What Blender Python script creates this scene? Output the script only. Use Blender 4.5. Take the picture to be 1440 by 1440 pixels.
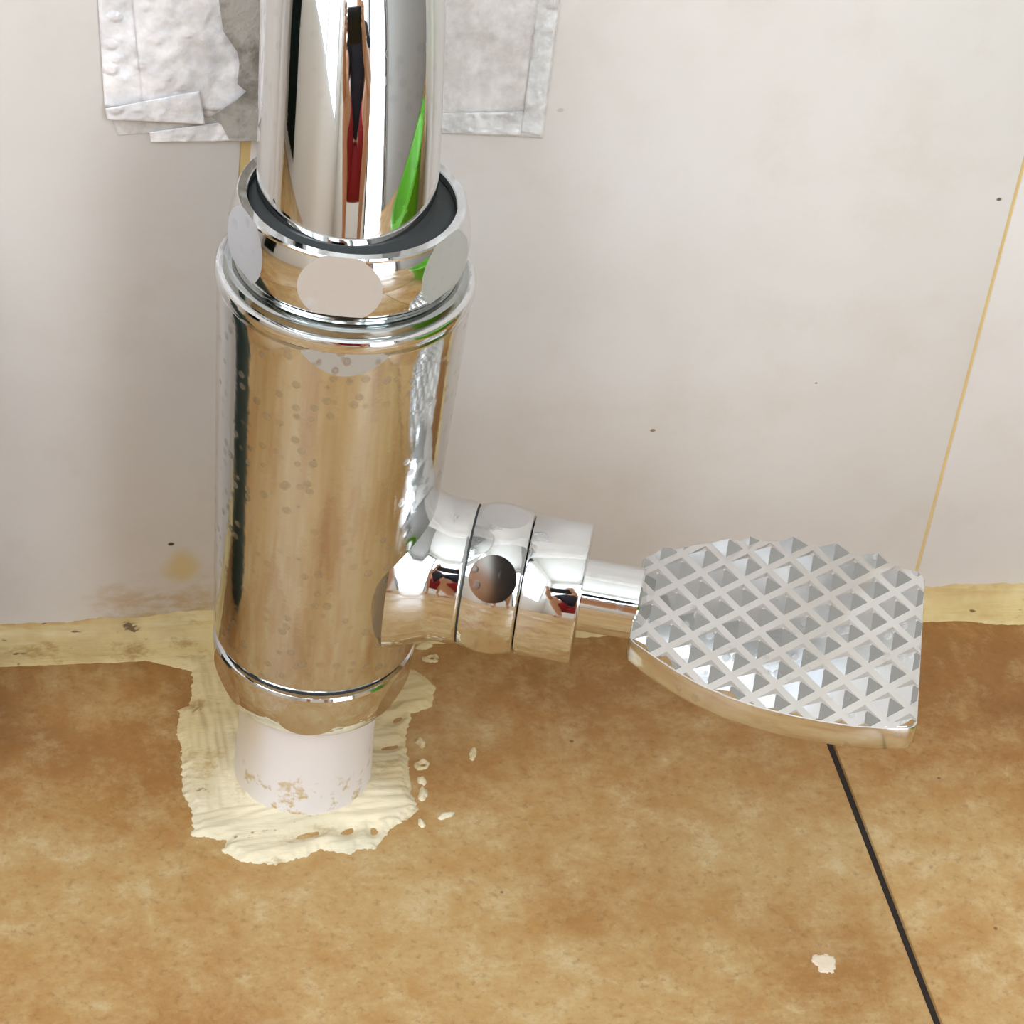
import bpy, bmesh, math, random
import numpy as np
from mathutils import Vector, Matrix, noise

for o in list(bpy.data.objects):
    bpy.data.objects.remove(o, do_unlink=True)
SC = bpy.context.scene
COL = SC.collection
MM = 0.001

# ------------------------------------------------------------------ camera
cam_data = bpy.data.cameras.new('camera')
cam = bpy.data.objects.new('camera', cam_data)
COL.objects.link(cam)
cam_data.sensor_width = 36.0
cam_data.sensor_fit = 'HORIZONTAL'
cam_data.lens = 36.0 * 3930.0 / 1440.0
cam_data.clip_start = 0.02
cam_data.clip_end = 50
_X = Vector((0.97704532, -0.18291717, 0.10919594))      # image right in the room
_D = Vector((-0.03239709, -0.63420045, -0.77248963))    # image down in the room
_F = Vector((0.21055373, 0.75121974, -0.62556856))      # viewing direction
CAM = Vector((-0.0797, -0.46031, 0.41583))
m3 = Matrix((_X, -_D, -_F)).transposed()
cam.matrix_world = Matrix.Translation(CAM) @ m3.to_4x4()
SC.camera = cam

# ------------------------------------------------------------------ world, exposure
w = bpy.data.worlds.new('overcast_sky')
SC.world = w
w.use_nodes = True
bg = w.node_tree.nodes['Background']
bg.inputs[0].default_value = (0.80, 0.90, 1.0, 1)
bg.inputs[1].default_value = 7.0
SC.view_settings.view_transform = 'Standard'
SC.view_settings.look = 'None'
SC.view_settings.gamma = 1
SC.view_settings.use_curve_mapping = False
SC.view_settings.exposure = -0.13

# room: wall with the valve is y = 0, floor z = 0, valve axis x = 0
RX0, RX1, RY0, RH = -0.75, 1.25, -1.75, 2.35
WIN = (-1.50, -0.25, 0.45, 1.95)     # window in the left wall: y0 y1 z0 z1
DOOR = (0.36, 1.20, 0.0, 2.10)       # open doorway in the wall facing the valve: x0 x1 z0 z1

def portal(name, loc, rot, sx, sy):
    l = bpy.data.lights.new(name, 'AREA')
    l.shape = 'RECTANGLE'
    l.size, l.size_y = sx, sy
    l.cycles.is_portal = True
    o = bpy.data.objects.new(name, l)
    COL.objects.link(o)
    o.location = loc
    o.rotation_euler = rot
    return o
portal('window_daylight', (RX0 - 0.02, (WIN[0] + WIN[1]) / 2, (WIN[2] + WIN[3]) / 2), (0, -math.pi / 2, 0), WIN[3] - WIN[2], WIN[1] - WIN[0])
portal('doorway_daylight', ((DOOR[0] + DOOR[1]) / 2, RY0 - 0.02, (DOOR[2] + DOOR[3]) / 2), (math.pi / 2, 0, 0), DOOR[1] - DOOR[0], DOOR[3] - DOOR[2])

FILL_WIN = (-0.70, 0.30, 0.80, 2.10)     # added high window, for frontal fill light, in the wall facing the valve: x0 x1 z0 z1
portal('added_front_fill', ((FILL_WIN[0] + FILL_WIN[1]) / 2, RY0 - 0.02, (FILL_WIN[2] + FILL_WIN[3]) / 2), (math.pi / 2, 0, 0), FILL_WIN[1] - FILL_WIN[0], FILL_WIN[3] - FILL_WIN[2])

# ------------------------------------------------------------------ helpers
def link(name, me, mat=None, parent=None):
    o = bpy.data.objects.new(name, me)
    COL.objects.link(o)
    if mat is not None and me is not None and len(me.materials) == 0:
        me.materials.append(mat)
    if parent is not None:
        o.parent = parent
    return o

def tag(o, label=None, cat=None, group=None, kind=None):
    if label: o['label'] = label
    if cat: o['category'] = cat
    if group: o['group'] = group
    if kind: o['kind'] = kind
    return o

def empty(name, loc=(0, 0, 0)):
    o = bpy.data.objects.new(name, None)
    o.empty_display_size = 0.02
    COL.objects.link(o)
    o.location = loc
    return o

def bm_mesh(bm, name, smooth=None):
    bmesh.ops.recalc_face_normals(bm, faces=bm.faces)
    me = bpy.data.meshes.new(name)
    bm.to_mesh(me)
    bm.free()
    if smooth is not None:
        for p in me.polygons:
            p.use_smooth = True
        me.set_sharp_from_angle(angle=math.radians(smooth))
    return me

def lathe_bm(profile, seg=128, M=None, close=True):
    """profile: (r, z) pairs; M places the lathe axis (its local Z)"""
    bm = bmesh.new()
    rings = []
    for r, z in profile:
        rings.append([bm.verts.new((r * math.cos(2 * math.pi * k / seg), r * math.sin(2 * math.pi * k / seg), z)) for k in range(seg)])
    for a, b in zip(rings[:-1], rings[1:]):
        for k in range(seg):
            bm.faces.new((a[k], a[(k + 1) % seg], b[(k + 1) % seg], b[k]))
    if close:
        bm.faces.new(list(reversed(rings[0])))
        bm.faces.new(rings[-1])
    if M is not None:
        bmesh.ops.transform(bm, matrix=M, verts=bm.verts)
    return bm

def cut(bm, co, no, mi=0):
    """plane the shape off beyond a plane and close the facet"""
    g = bmesh.ops.bisect_plane(bm, geom=bm.verts[:] + bm.edges[:] + bm.faces[:], dist=1e-7, plane_co=co, plane_no=no, clear_outer=True)
    ed = [e for e in g['geom_cut'] if isinstance(e, bmesh.types.BMEdge)]
    ed = [e for e in ed if e.is_valid and e.is_boundary]
    if ed:
        r = bmesh.ops.holes_fill(bm, edges=ed, sides=0)
        for f in r['faces']: f.material_index = mi

def smoothstep(t):
    t = max(0.0, min(1.0, t))
    return t * t * (3 - 2 * t)

def box_bm(x0, x1, y0, y1, z0, z1, bevel=0.0, segs=1):
    bm = bmesh.new()
    bmesh.ops.create_cube(bm, size=1.0)
    for v in bm.verts:
        v.co = Vector(((x0 + x1) / 2 + v.co.x * (x1 - x0), (y0 + y1) / 2 + v.co.y * (y1 - y0), (z0 + z1) / 2 + v.co.z * (z1 - z0)))
    if bevel:
        bmesh.ops.bevel(bm, geom=bm.edges[:], offset=bevel, segments=segs, affect='EDGES', profile=0.5)
    return bm

# ------------------------------------------------------------------ materials
def new_mat(name):
    m = bpy.data.materials.new(name)
    m.use_nodes = True
    nt = m.node_tree
    return m, nt, nt.nodes['Principled BSDF']

class G:
    """tiny node-graph helper"""
    def __init__(self, nt): self.nt = nt
    def n(self, t, **kw):
        x = self.nt.nodes.new(t)
        for k, v in kw.items(): setattr(x, k, v)
        return x
    def put(self, sock, v):
        if hasattr(v, 'is_linked') or isinstance(v, bpy.types.NodeSocket): self.nt.links.new(v, sock)
        else: sock.default_value = v
    def pos(self): return self.n('ShaderNodeNewGeometry').outputs['Position']
    def mapv(self, vec, scale=(1, 1, 1), loc=(0, 0, 0), rot=(0, 0, 0)):
        x = self.n('ShaderNodeMapping')
        self.put(x.inputs['Vector'], vec)
        x.inputs['Scale'].default_value = scale
        x.inputs['Location'].default_value = loc
        x.inputs['Rotation'].default_value = rot
        return x.outputs[0]
    def noise(self, vec, scale, detail=4, rough=0.55, dist=0.0):
        x = self.n('ShaderNodeTexNoise')
        self.put(x.inputs['Vector'], vec)
        x.inputs['Scale'].default_value = scale
        x.inputs['Detail'].default_value = detail
        x.inputs['Roughness'].default_value = rough
        x.inputs['Distortion'].default_value = dist
        return x.outputs['Fac']
    def voro(self, vec, scale, feature='F1'):
        x = self.n('ShaderNodeTexVoronoi', feature=feature)
        self.put(x.inputs['Vector'], vec)
        x.inputs['Scale'].default_value = scale
        return x.outputs['Distance']
    def ramp(self, fac, stops, interp='LINEAR'):
        x = self.n('ShaderNodeValToRGB')
        x.color_ramp.interpolation = interp
        self.put(x.inputs[0], fac)
        el = x.color_ramp.elements
        while len(el) < len(stops): el.new(0.5)
        for e, (p, c) in zip(el, stops):
            e.position = p
            e.color = c if len(c) == 4 else (*c, 1)
        return x.outputs[0]
    def mix(self, fac, a, b, blend='MIX'):
        x = self.n('ShaderNodeMix', data_type='RGBA', blend_type=blend)
        self.put(x.inputs[0], fac)
        self.put(x.inputs[6], a if not isinstance(a, tuple) else (*a[:3], 1))
        self.put(x.inputs[7], b if not isinstance(b, tuple) else (*b[:3], 1))
        return x.outputs[2]
    def math(self, op, a, b=0.0, clamp=False):
        x = self.n('ShaderNodeMath', operation=op, use_clamp=clamp)
        self.put(x.inputs[0], a); self.put(x.inputs[1], b)
        return x.outputs[0]
    def rng(self, v, a, b, c=0.0, d=1.0, smooth=True):
        x = self.n('ShaderNodeMapRange', interpolation_type='SMOOTHSTEP' if smooth else 'LINEAR')
        self.put(x.inputs[0], v)
        for i, q in enumerate((a, b, c, d)): x.inputs[i + 1].default_value = q
        return x.outputs[0]
    def dist(self, vec, p, scale=(1, 1, 1)):
        s = self.mapv(vec, scale=scale)
        x = self.n('ShaderNodeVectorMath', operation='DISTANCE')
        self.put(x.inputs[0], s)
        x.inputs[1].default_value = tuple(a * b for a, b in zip(p, scale))
        return x.outputs['Value']
    def sep(self, vec):
        x = self.n('ShaderNodeSeparateXYZ'); self.put(x.inputs[0], vec); return x.outputs
    def bump(self, h, strength=0.3, dist=0.001):
        x = self.n('ShaderNodeBump')
        self.put(x.inputs['Height'], h)
        x.inputs['Strength'].default_value = strength
        x.inputs['Distance'].default_value = dist
        return x.outputs[0]

def srgb(r, g, b):
    f = lambda c: (c / 255 / 12.92) if c / 255 <= 0.04045 else ((c / 255 + 0.055) / 1.055) ** 2.4
    return (f(r), f(g), f(b))

def plain(name, col, rough=0.5, metal=0.0, nscale=60, var=0.12):
    m, nt, b = new_mat(name); g = G(nt)
    p = g.pos()
    f = g.noise(p, nscale, 3)
    nt.links.new(g.mix(f, tuple(c * (1 - var) for c in col), tuple(min(1, c * (1 + var)) for c in col)), b.inputs['Base Color'])
    b.inputs['Roughness'].default_value = rough
    b.inputs['Metallic'].default_value = metal
    return m

def chrome(name, base=(0.70, 0.70, 0.695), rough=0.04, spots=0.10, bump=0.05, drops=0.0):
    m, nt, b = new_mat(name); g = G(nt)
    p = g.pos()
    b.inputs['Metallic'].default_value = 1.0
    # dried water spots: slightly dull round patches
    v = g.voro(p, 330)
    spot = g.rng(v, 0.20, 0.36, 1.0, 0.0)
    msk = g.rng(g.noise(p, 70, 2), 0.45 - 0.12 * drops, 0.62 - 0.1 * drops)
    spot = g.math('MULTIPLY', spot, msk)
    film = g.rng(g.noise(p, 45, 3), 0.45, 0.8)
    r = g.math('ADD', g.math('MULTIPLY', spot, spots), g.math('MULTIPLY', film, 0.05))
    nt.links.new(g.math('ADD', r, rough), b.inputs['Roughness'])
    nt.links.new(g.mix(spot, base, tuple(c * (0.90 - 0.05 * drops) for c in base)), b.inputs['Base Color'])
    wob = g.noise(p, 55, 1)
    h = g.math('ADD', g.math('MULTIPLY', spot, 0.10), g.math('MULTIPLY', wob, 1.0))
    if drops:
        h = g.math('ADD', h, g.math('MULTIPLY', g.noise(p, 260, 3, 0.6), 0.30 * drops))
    nt.links.new(g.bump(h, bump, 0.001), b.inputs['Normal'])
    return m

def wall_tile_mat():
    m, nt, b = new_mat('glazed_wall_tile'); g = G(nt)
    p = g.pos()
    base = g.mix(g.rng(g.noise(p, 14, 4), 0.3, 0.7), srgb(221, 214, 208), srgb(214, 206, 199))
    base = g.mix(g.math('MULTIPLY', g.rng(g.noise(p, 45, 5, 0.65), 0.45, 0.75), 0.35), base, srgb(205, 192, 180))
    x, y, z = g.sep(p)
    # sealant smudges low on the wall left of the valve
    low = g.math('MULTIPLY', g.rng(z, 0.006, 0.026, 1, 0), g.math('MULTIPLY', g.rng(x, -0.058, -0.030, 0, 1), g.rng(x, -0.012, 0.0, 1, 0)))
    sm = g.noise(g.mapv(p, (1.0, 1, 2.2)), 95, 5, 0.65)
    f = g.math('MULTIPLY', g.rng(g.math('ADD', sm, g.math('MULTIPLY', low, 0.22)), 0.56, 0.80), low)
    base = g.mix(g.math('MULTIPLY', f, 0.75), base, srgb(190, 152, 92))
    hz = g.math('MULTIPLY', g.rng(z, 0.004, 0.050, 1, 0), g.rng(x, -0.075, -0.02, 0.15, 1))
    hz = g.math('MULTIPLY', hz, g.rng(x, 0.0, 0.01, 1, 0.25))
    base = g.mix(g.math('MULTIPLY', hz, 0.20), base, srgb(196, 170, 122))
    wob = g.math('MULTIPLY', g.math('SUBTRACT', g.noise(p, 160, 3), 0.5), 0.004)
    d = g.math('ADD', g.dist(p, (-0.0224, 0, 0.0198), (1, 0, 0.8)), wob)
    base = g.mix(g.math('MULTIPLY', g.rng(d, 0.0015, 0.0050, 1, 0), 0.75), base, srgb(212, 182, 116))
    for (sx, sz, sr, c) in ((-25.1, 26.7, 0.8, (62, 46, 34)), (144.2, 112.9, 0.6, (110, 95, 80)), (78.1, 54.2, 0.55, (140, 118, 96)), (47.6, 134.7, 0.7, (192, 184, 174)), (113.0, 66.0, 0.35, (140, 118, 96)), (30.0, 60.0, 0.4, (150, 128, 106)), (-13.5, 118.5, 0.8, (150, 138, 120))):
        d = g.math('ADD', g.dist(p, (sx * MM, 0, sz * MM), (1, 0, 1.5)), g.math('MULTIPLY', wob, 0.2))
        base = g.mix(g.rng(d, sr * MM * 0.6, sr * MM * 1.25, 1, 0), base, srgb(*c))
    nt.links.new(base, b.inputs['Base Color'])
    b.inputs['Roughness'].default_value = 0.28
    b.inputs['Specular IOR Level'].default_value = 0.35
    nt.links.new(g.bump(g.noise(p, 22, 2), 0.06, 0.002), b.inputs['Normal'])
    return m

def floor_tile_mat():
    m, nt, b = new_mat('rustic_brown_floor_tile'); g = G(nt)
    p = g.pos()
    x, y, z = g.sep(p)
    ps = g.mapv(p, (1, 1, 0))
    big = g.noise(g.mapv(ps, loc=(0.31, 0.12, 0)), 16, 3, 0.55, 0.2)
    med = g.noise(g.mapv(ps, (1, 1.1, 1)), 95, 9, 0.76, 0.1)
    fine = g.noise(ps, 380, 6, 0.75)
    edge = g.rng(y, -0.085, -0.004, 0.0, 1.0)       # browner print towards the wall edge, with some floor shade painted in
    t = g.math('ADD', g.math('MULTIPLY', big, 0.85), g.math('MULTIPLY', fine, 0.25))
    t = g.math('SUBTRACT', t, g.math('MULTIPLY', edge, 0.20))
    c = g.ramp(g.rng(t, 0.22, 0.80, 0, 1, False), [(0.0, srgb(140, 94, 48)), (0.35, srgb(168, 120, 66)), (0.62, srgb(184, 142, 86)), (1.0, srgb(196, 160, 104))])
    lt = g.math('ADD', med, g.math('MULTIPLY', g.math('SUBTRACT', t, 0.5), 0.45))
    c = g.mix(g.math('MULTIPLY', g.rng(lt, 0.38, 0.64), 0.55), c, srgb(202, 172, 122))
    c = g.mix(g.math('MULTIPLY', g.rng(lt, 0.56, 0.74), 0.5), c, srgb(216, 198, 158))
    org = g.noise(g.mapv(ps, loc=(0.7, 0.2, 0)), 90, 8, 0.75)
    c = g.mix(g.math('MULTIPLY', g.rng(org, 0.50, 0.70), 0.5), c, srgb(176, 124, 66))
    dark = g.rng(g.noise(ps, 480, 4, 0.65), 0.52, 0.72)
    c = g.mix(g.math('MULTIPLY', dark, 0.4), c, srgb(132, 90, 50))
    sp = g.voro(g.mapv(ps, loc=(0.013, 0.004, 0)), 60)
    c = g.mix(g.rng(sp, 0.020, 0.036, 0.7, 0.0), c, srgb(104, 60, 32))
    nt.links.new(c, b.inputs['Base Color'])
    nt.links.new(g.rng(med, 0.3, 0.7, 0.42, 0.30), b.inputs['Roughness'])
    b.inputs['Specular IOR Level'].default_value = 0.30
    h = g.math('ADD', g.math('MULTIPLY', med, 0.6), g.math('MULTIPLY', fine, 0.3))
    nt.links.new(g.bump(h, 0.22, 0.0008), b.inputs['Normal'])
    return m

def sealant_mat(name, c0, c1, c2, dirt=0.5, aged=None, st_scale=(0.35, 1.6, 1)):
    m, nt, b = new_mat(name); g = G(nt)
    p = g.pos()
    n1 = g.noise(p, 55, 4, 0.6)
    base = g.mix(g.rng(n1, 0.35, 0.65), c0, c1)
    st = g.noise(g.mapv(p, st_scale, rot=(0, 0, 0.25 if aged else 0.0)), 160, 4, 0.6)
    base = g.mix(g.math('MULTIPLY', g.rng(st, 0.5, 0.72), 0.55), base, c2)
    if aged:
        x, y, z = g.sep(p)
        ag = g.math('ADD', y, g.math('MULTIPLY', g.math('SUBTRACT', n1, 0.5), 0.06))
        base = g.mix(g.math('MULTIPLY', g.rng(ag, -0.062, -0.024), 0.9), base, aged)
    else:
        x, y, z = g.sep(p)
        ln = g.noise(g.mapv(p, (0.12, 1, 1.4)), 150, 4, 0.6)
        base = g.mix(g.math('MULTIPLY', g.rng(ln, 0.50, 0.62), g.math('MULTIPLY', g.rng(z, 0.0025, 0.0050), 0.8)), base, srgb(176, 132, 66))
    blot = g.noise(g.mapv(p, (0.55, 1, 1), loc=(0.2, 0, 0)), 120, 5, 0.7)
    base = g.mix(g.math('MULTIPLY', g.rng(blot, 0.55, 0.72), dirt), base, srgb(160, 122, 62))
    pit = g.noise(g.mapv(p, (0.5, 1, 1)), 330, 3, 0.6)
    base = g.mix(g.math('MULTIPLY', g.rng(pit, 0.66, 0.72), dirt), base, srgb(112, 84, 48))
    nt.links.new(base, b.inputs['Base Color'])
    b.inputs['Roughness'].default_value = 0.55
    nt.links.new(g.bump(g.math('ADD', st, g.math('MULTIPLY', pit, -0.4)), 0.45, 0.0012), b.inputs['Normal'])
    return m

def film_mat(name, tint, clear, dark=None, relief=0.5):
    m, nt, b = new_mat(name); g = G(nt)
    p = g.pos()
    n0 = g.noise(p, 130, 4, 0.6)
    v = g.rng(g.voro(g.mapv(p, (1, 1, 1.3)), 190), 0.12, 0.36, 1, 0)          # trapped air bubbles
    vm = g.rng(g.noise(p, 60, 2), 0.46, 0.6)
    v = g.math('MULTIPLY', v, vm)
    lo = dark or tuple(c * 0.86 for c in tint)
    c = g.mix(g.rng(n0, 0.42, 0.66), tint, lo)
    c = g.mix(g.math('MULTIPLY', v, 0.45), c, tuple(q * k for q, k in zip(tint, (0.80, 0.74, 0.72))))
    nt.links.new(c, b.inputs['Base Color'])
    nt.links.new(g.rng(g.noise(p, 60, 3), 0.35, 0.7, 0.06, 0.22), b.inputs['Roughness'])
    b.inputs['Specular IOR Level'].default_value = 0.9
    if clear < 1:
        nt.links.new(g.rng(g.noise(g.mapv(p, loc=(0.3, 0, 0.1)), 110, 4, 0.6), 0.36, 0.64, clear, min(1, clear + 0.4)), b.inputs['Alpha'])
    h = g.math('ADD', g.noise(p, 170, 4, 0.6), g.math('MULTIPLY', v, 0.6))
    nt.links.new(g.bump(h, relief, 0.0012), b.inputs['Normal'])
    return m

M = {}
M['chrome'] = chrome('polished_chrome', rough=0.05)
M['chrome_body'] = chrome('water_spotted_chrome', base=(0.66, 0.66, 0.655), rough=0.085, spots=0.20, bump=0.12, drops=1.0)
M['chrome_pipe'] = chrome('polished_chrome_pipe', rough=0.02, spots=0.06, bump=0.03)
M['chrome_satin'] = chrome('cast_chrome', base=(0.73, 0.72, 0.705), rough=0.13, spots=0.15, bump=0.12)
M['chrome_flat'] = chrome('dulled_chrome_flat', base=(0.80, 0.84, 0.92), rough=0.5, spots=0.1, bump=0.05)
M['chrome_dark'] = chrome('dark_tinted_chrome', base=(0.40, 0.42, 0.41), rough=0.10)  # collar ring chrome with a darker, slightly greenish tint
M['dark_gap'] = plain('dark_rubber_seal', srgb(38, 42, 42), 0.6)
M['wall_tile'] = wall_tile_mat()
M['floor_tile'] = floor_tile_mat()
M['wall_grout'] = plain('ochre_wall_grout', srgb(206, 176, 118), 0.8, nscale=200)
M['floor_grout'] = plain('dirty_floor_joint', srgb(42, 33, 27), 0.9, nscale=300, var=0.5)
M['seam'] = sealant_mat('yellowed_sealant', srgb(210, 184, 128), srgb(188, 158, 102), srgb(222, 206, 164), 1.0, None, (0.22, 1.7, 1.7))
M['smear'] = sealant_mat('cream_sealant', srgb(234, 218, 184), srgb(218, 204, 172), srgb(210, 200, 178), 0.75, srgb(204, 178, 126))
def pvc_mat():
    m, nt, b = new_mat('white_plastic'); g = G(nt)
    p = g.pos(); x, y, z = g.sep(p)
    c = g.mix(g.noise(p, 60, 3), srgb(228, 219, 214), srgb(218, 208, 202))
    lowz = g.rng(z, 0.004, 0.020, 1, 0.0)
    sm_ = g.noise(p, 170, 5, 0.68)
    c = g.mix(g.math('MULTIPLY', g.rng(g.math('ADD', sm_, g.math('MULTIPLY', lowz, 0.14)), 0.66, 0.75), lowz), c, srgb(190, 160, 108))
    c = g.mix(g.math('MULTIPLY', g.rng(x, -0.009, -0.0145, 0, 0.8), g.rng(z, 0.006, 0.026, 0.4, 1)), c, srgb(206, 184, 140))
    nt.links.new(c, b.inputs['Base Color']); b.inputs['Roughness'].default_value = 0.45
    nt.links.new(g.bump(sm_, 0.2, 0.0006), b.inputs['Normal'])
    return m
M['pvc'] = pvc_mat()
M['film'] = film_mat('clear_wrinkled_film', srgb(254, 249, 248), 0.70, None, 0.5)
M['film2'] = film_mat('clear_smooth_film', srgb(250, 244, 240), 0.30, srgb(236, 230, 226), 0.10)
M['crease'] = film_mat('creased_film_border', srgb(255, 252, 250), 0.25, None, 0.8)
M['grey'] = film_mat('grey_pipe_shade', srgb(178, 171, 162), 1.0, srgb(128, 120, 110), 0.7)  # grey that paints the shade and reflection of the pipe
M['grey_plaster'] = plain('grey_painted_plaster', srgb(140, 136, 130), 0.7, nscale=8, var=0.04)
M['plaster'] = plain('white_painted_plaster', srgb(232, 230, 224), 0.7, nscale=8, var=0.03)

# ------------------------------------------------------------------ setting: floor and walls
fl = link('floor', bm_mesh(box_bm(RX0 - 0.1, RX1 + 0.1, RY0 - 0.1, 0.1, -0.08, -0.0009), 'floor'), M['floor_grout'])
tag(fl, 'floor of mottled brown ceramic tiles with a dark joint', kind='structure')
TS, GAP = 0.300, 0.0015
tile_me = bm_mesh(box_bm(-TS / 2 + GAP / 2, TS / 2 - GAP / 2, -TS / 2 + GAP / 2, TS / 2 - GAP / 2, -0.008, 0.0, 0.0006, 2), 'floor_tile', 40)
tile_me.materials.append(M['floor_tile'])
ix = -3
for i in range(-3, 4):
    for j in range(6):
        cx = 0.1164 + TS * (i + 0.5); cy = -TS * (j + 0.5) + 0.0
        if cx - TS / 2 < RX0 - 0.2 or cx + TS / 2 > RX1 + 0.2: continue
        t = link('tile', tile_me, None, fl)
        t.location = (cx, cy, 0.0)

def wall_holed(name, xw, sign, hole, label):
    """side wall slab along y with one opening"""
    bm = bmesh.new()
    y0, y1, z0, z1 = hole
    xa, xb = (xw - 0.1, xw) if sign < 0 else (xw, xw + 0.1)
    for (a, b_, c, d) in ((RY0 - 0.1, y0, 0, RH), (y1, 0.1, 0, RH), (y0, y1, z1, RH)) + (((y0, y1, 0, z0),) if z0 > 0 else ()):
        s = box_bm(xa, xb, a, b_, c, d)
        me = bpy.data.meshes.new('tmp'); s.to_mesh(me); s.free(); bm.from_mesh(me); bpy.data.meshes.remove(me)
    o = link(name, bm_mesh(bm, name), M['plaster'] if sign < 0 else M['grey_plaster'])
    return tag(o, label, kind='structure')
wall_holed('wall_left', RX0, -1, WIN, 'white plastered side wall with a window')
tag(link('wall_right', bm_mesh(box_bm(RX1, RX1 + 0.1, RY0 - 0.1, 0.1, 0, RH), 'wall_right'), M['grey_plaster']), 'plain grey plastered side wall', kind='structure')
bm = bmesh.new()
for (a, b_, c, d_) in ((RX0, FILL_WIN[0], 0, RH), (FILL_WIN[1], DOOR[0], 0, RH), (DOOR[1], RX1, 0, RH), (DOOR[0], DOOR[1], DOOR[3], RH), (FILL_WIN[0], FILL_WIN[1], 0, FILL_WIN[2]), (FILL_WIN[0], FILL_WIN[1], FILL_WIN[3], RH)):
    q_ = box_bm(a, b_, RY0 - 0.1, RY0, c, d_)
    me = bpy.data.meshes.new('tmp'); q_.to_mesh(me); q_.free(); bm.from_mesh(me); bpy.data.meshes.remove(me)
tag(link('wall_front', bm_mesh(bm, 'wall_front'), M['plaster']), 'white plastered wall with an added fill window and an open doorway, facing the valve', kind='structure')
tag(link('ceiling', bm_mesh(box_bm(RX0 - 0.1, RX1 + 0.1, RY0 - 0.1, 0.1, RH, RH + 0.1), 'ceiling'), M['plaster']), 'plain white ceiling', kind='structure')

wb = link('wall_back', bm_mesh(box_bm(RX0, RX1, 0.00025, 0.1, 0, RH), 'wall_back'), M['wall_grout'])
tag(wb, 'wall of pale cream glazed tiles with thin ochre joints', kind='structure')
JX = [-0.0139, 0.1477]
W0 = JX[1] - JX[0]
xs = [(JX[0] + W0 * k, 0.0020 if k == 0 else 0.0007) for k in range(-5, 9)]
TH = 0.335
for k in range(len(xs) - 1):
    x0 = max(xs[k][0] + xs[k][1] / 2, RX0); x1 = min(xs[k + 1][0] - xs[k + 1][1] / 2, RX1)
    if x1 - x0 < 0.02: continue
    me = bm_mesh(box_bm(x0, x1, 0.0, 0.008, 0.0004, TH - 0.0004, 0.0003, 2), 'wall_tile', 40)
    me.materials.append(M['wall_tile'])
    for r in range(7):
        t = link('tile', me, None, wb)
        t.location = (0, 0, TH * r)

# window frame and door frame (only seen as reflections)
def frame_bm(x0, x1, y0, y1, z0, z1, tw, bars=()):
    bm = bmesh.new()
    bx = [(x0, x1, y0, y0 + tw, z0, z1), (x0, x1, y1 - tw, y1, z0, z1), (x0, x1, y0 + tw, y1 - tw, z1 - tw, z1)]
    if z0 > 0: bx.append((x0, x1, y0 + tw, y1 - tw, z0, z0 + tw))
    bx += list(bars)
    for q in bx:
        s = box_bm(*q); me = bpy.data.meshes.new('tmp'); s.to_mesh(me); s.free(); bm.from_mesh(me); bpy.data.meshes.remove(me)
    return bm
ym = (WIN[0] + WIN[1]) / 2
wo = link('window_1', bm_mesh(frame_bm(RX0 - 0.08, RX0 - 0.03, WIN[0], WIN[1], WIN[2], WIN[3], 0.045, [(RX0 - 0.08, RX0 - 0.03, ym - 0.02, ym + 0.02, WIN[2] + 0.045, WIN[3] - 0.045)]), 'window'), plain('white_window_frame', srgb(225, 226, 224), 0.4))
tag(wo, 'white framed two-light window in the side wall', kind='structure')
bm = bmesh.new()
for q in ((FILL_WIN[0], FILL_WIN[0] + 0.04, FILL_WIN[2], FILL_WIN[3]), (FILL_WIN[1] - 0.04, FILL_WIN[1], FILL_WIN[2], FILL_WIN[3]), (FILL_WIN[0] + 0.04, FILL_WIN[1] - 0.04, FILL_WIN[2], FILL_WIN[2] + 0.04), (FILL_WIN[0] + 0.04, FILL_WIN[1] - 0.04, FILL_WIN[3] - 0.04, FILL_WIN[3]), (-0.17, -0.13, FILL_WIN[2] + 0.04, FILL_WIN[3] - 0.04)):
    q_ = box_bm(q[0], q[1], RY0 - 0.08, RY0 - 0.03, q[2], q[3])
    me = bpy.data.meshes.new('tmp'); q_.to_mesh(me); q_.free(); bm.from_mesh(me); bpy.data.meshes.remove(me)
tag(link('added_fill_window', bm_mesh(bm, 'window'), plain('white_window_frame', srgb(225, 226, 224), 0.4)), 'white framed two-light window added for frontal fill, in the wall facing the valve', kind='structure')  # added window, only there to light the tiled wall from the front
bm = bmesh.new()
for q in ((DOOR[0], DOOR[0] + 0.05, 0, DOOR[3]), (DOOR[1] - 0.05, DOOR[1], 0, DOOR[3]), (DOOR[0] + 0.05, DOOR[1] - 0.05, DOOR[3] - 0.05, DOOR[3])):
    q_ = box_bm(q[0], q[1], RY0 - 0.1, RY0 + 0.012, q[2], q[3])
    me = bpy.data.meshes.new('tmp'); q_.to_mesh(me); q_.free(); bm.from_mesh(me); bpy.data.meshes.remove(me)
do = link('door_1', bm_mesh(bm, 'door'), plain('dark_door_frame', srgb(74, 66, 58), 0.5))
tag(do, 'dark door frame of the open doorway', kind='structure')

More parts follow.
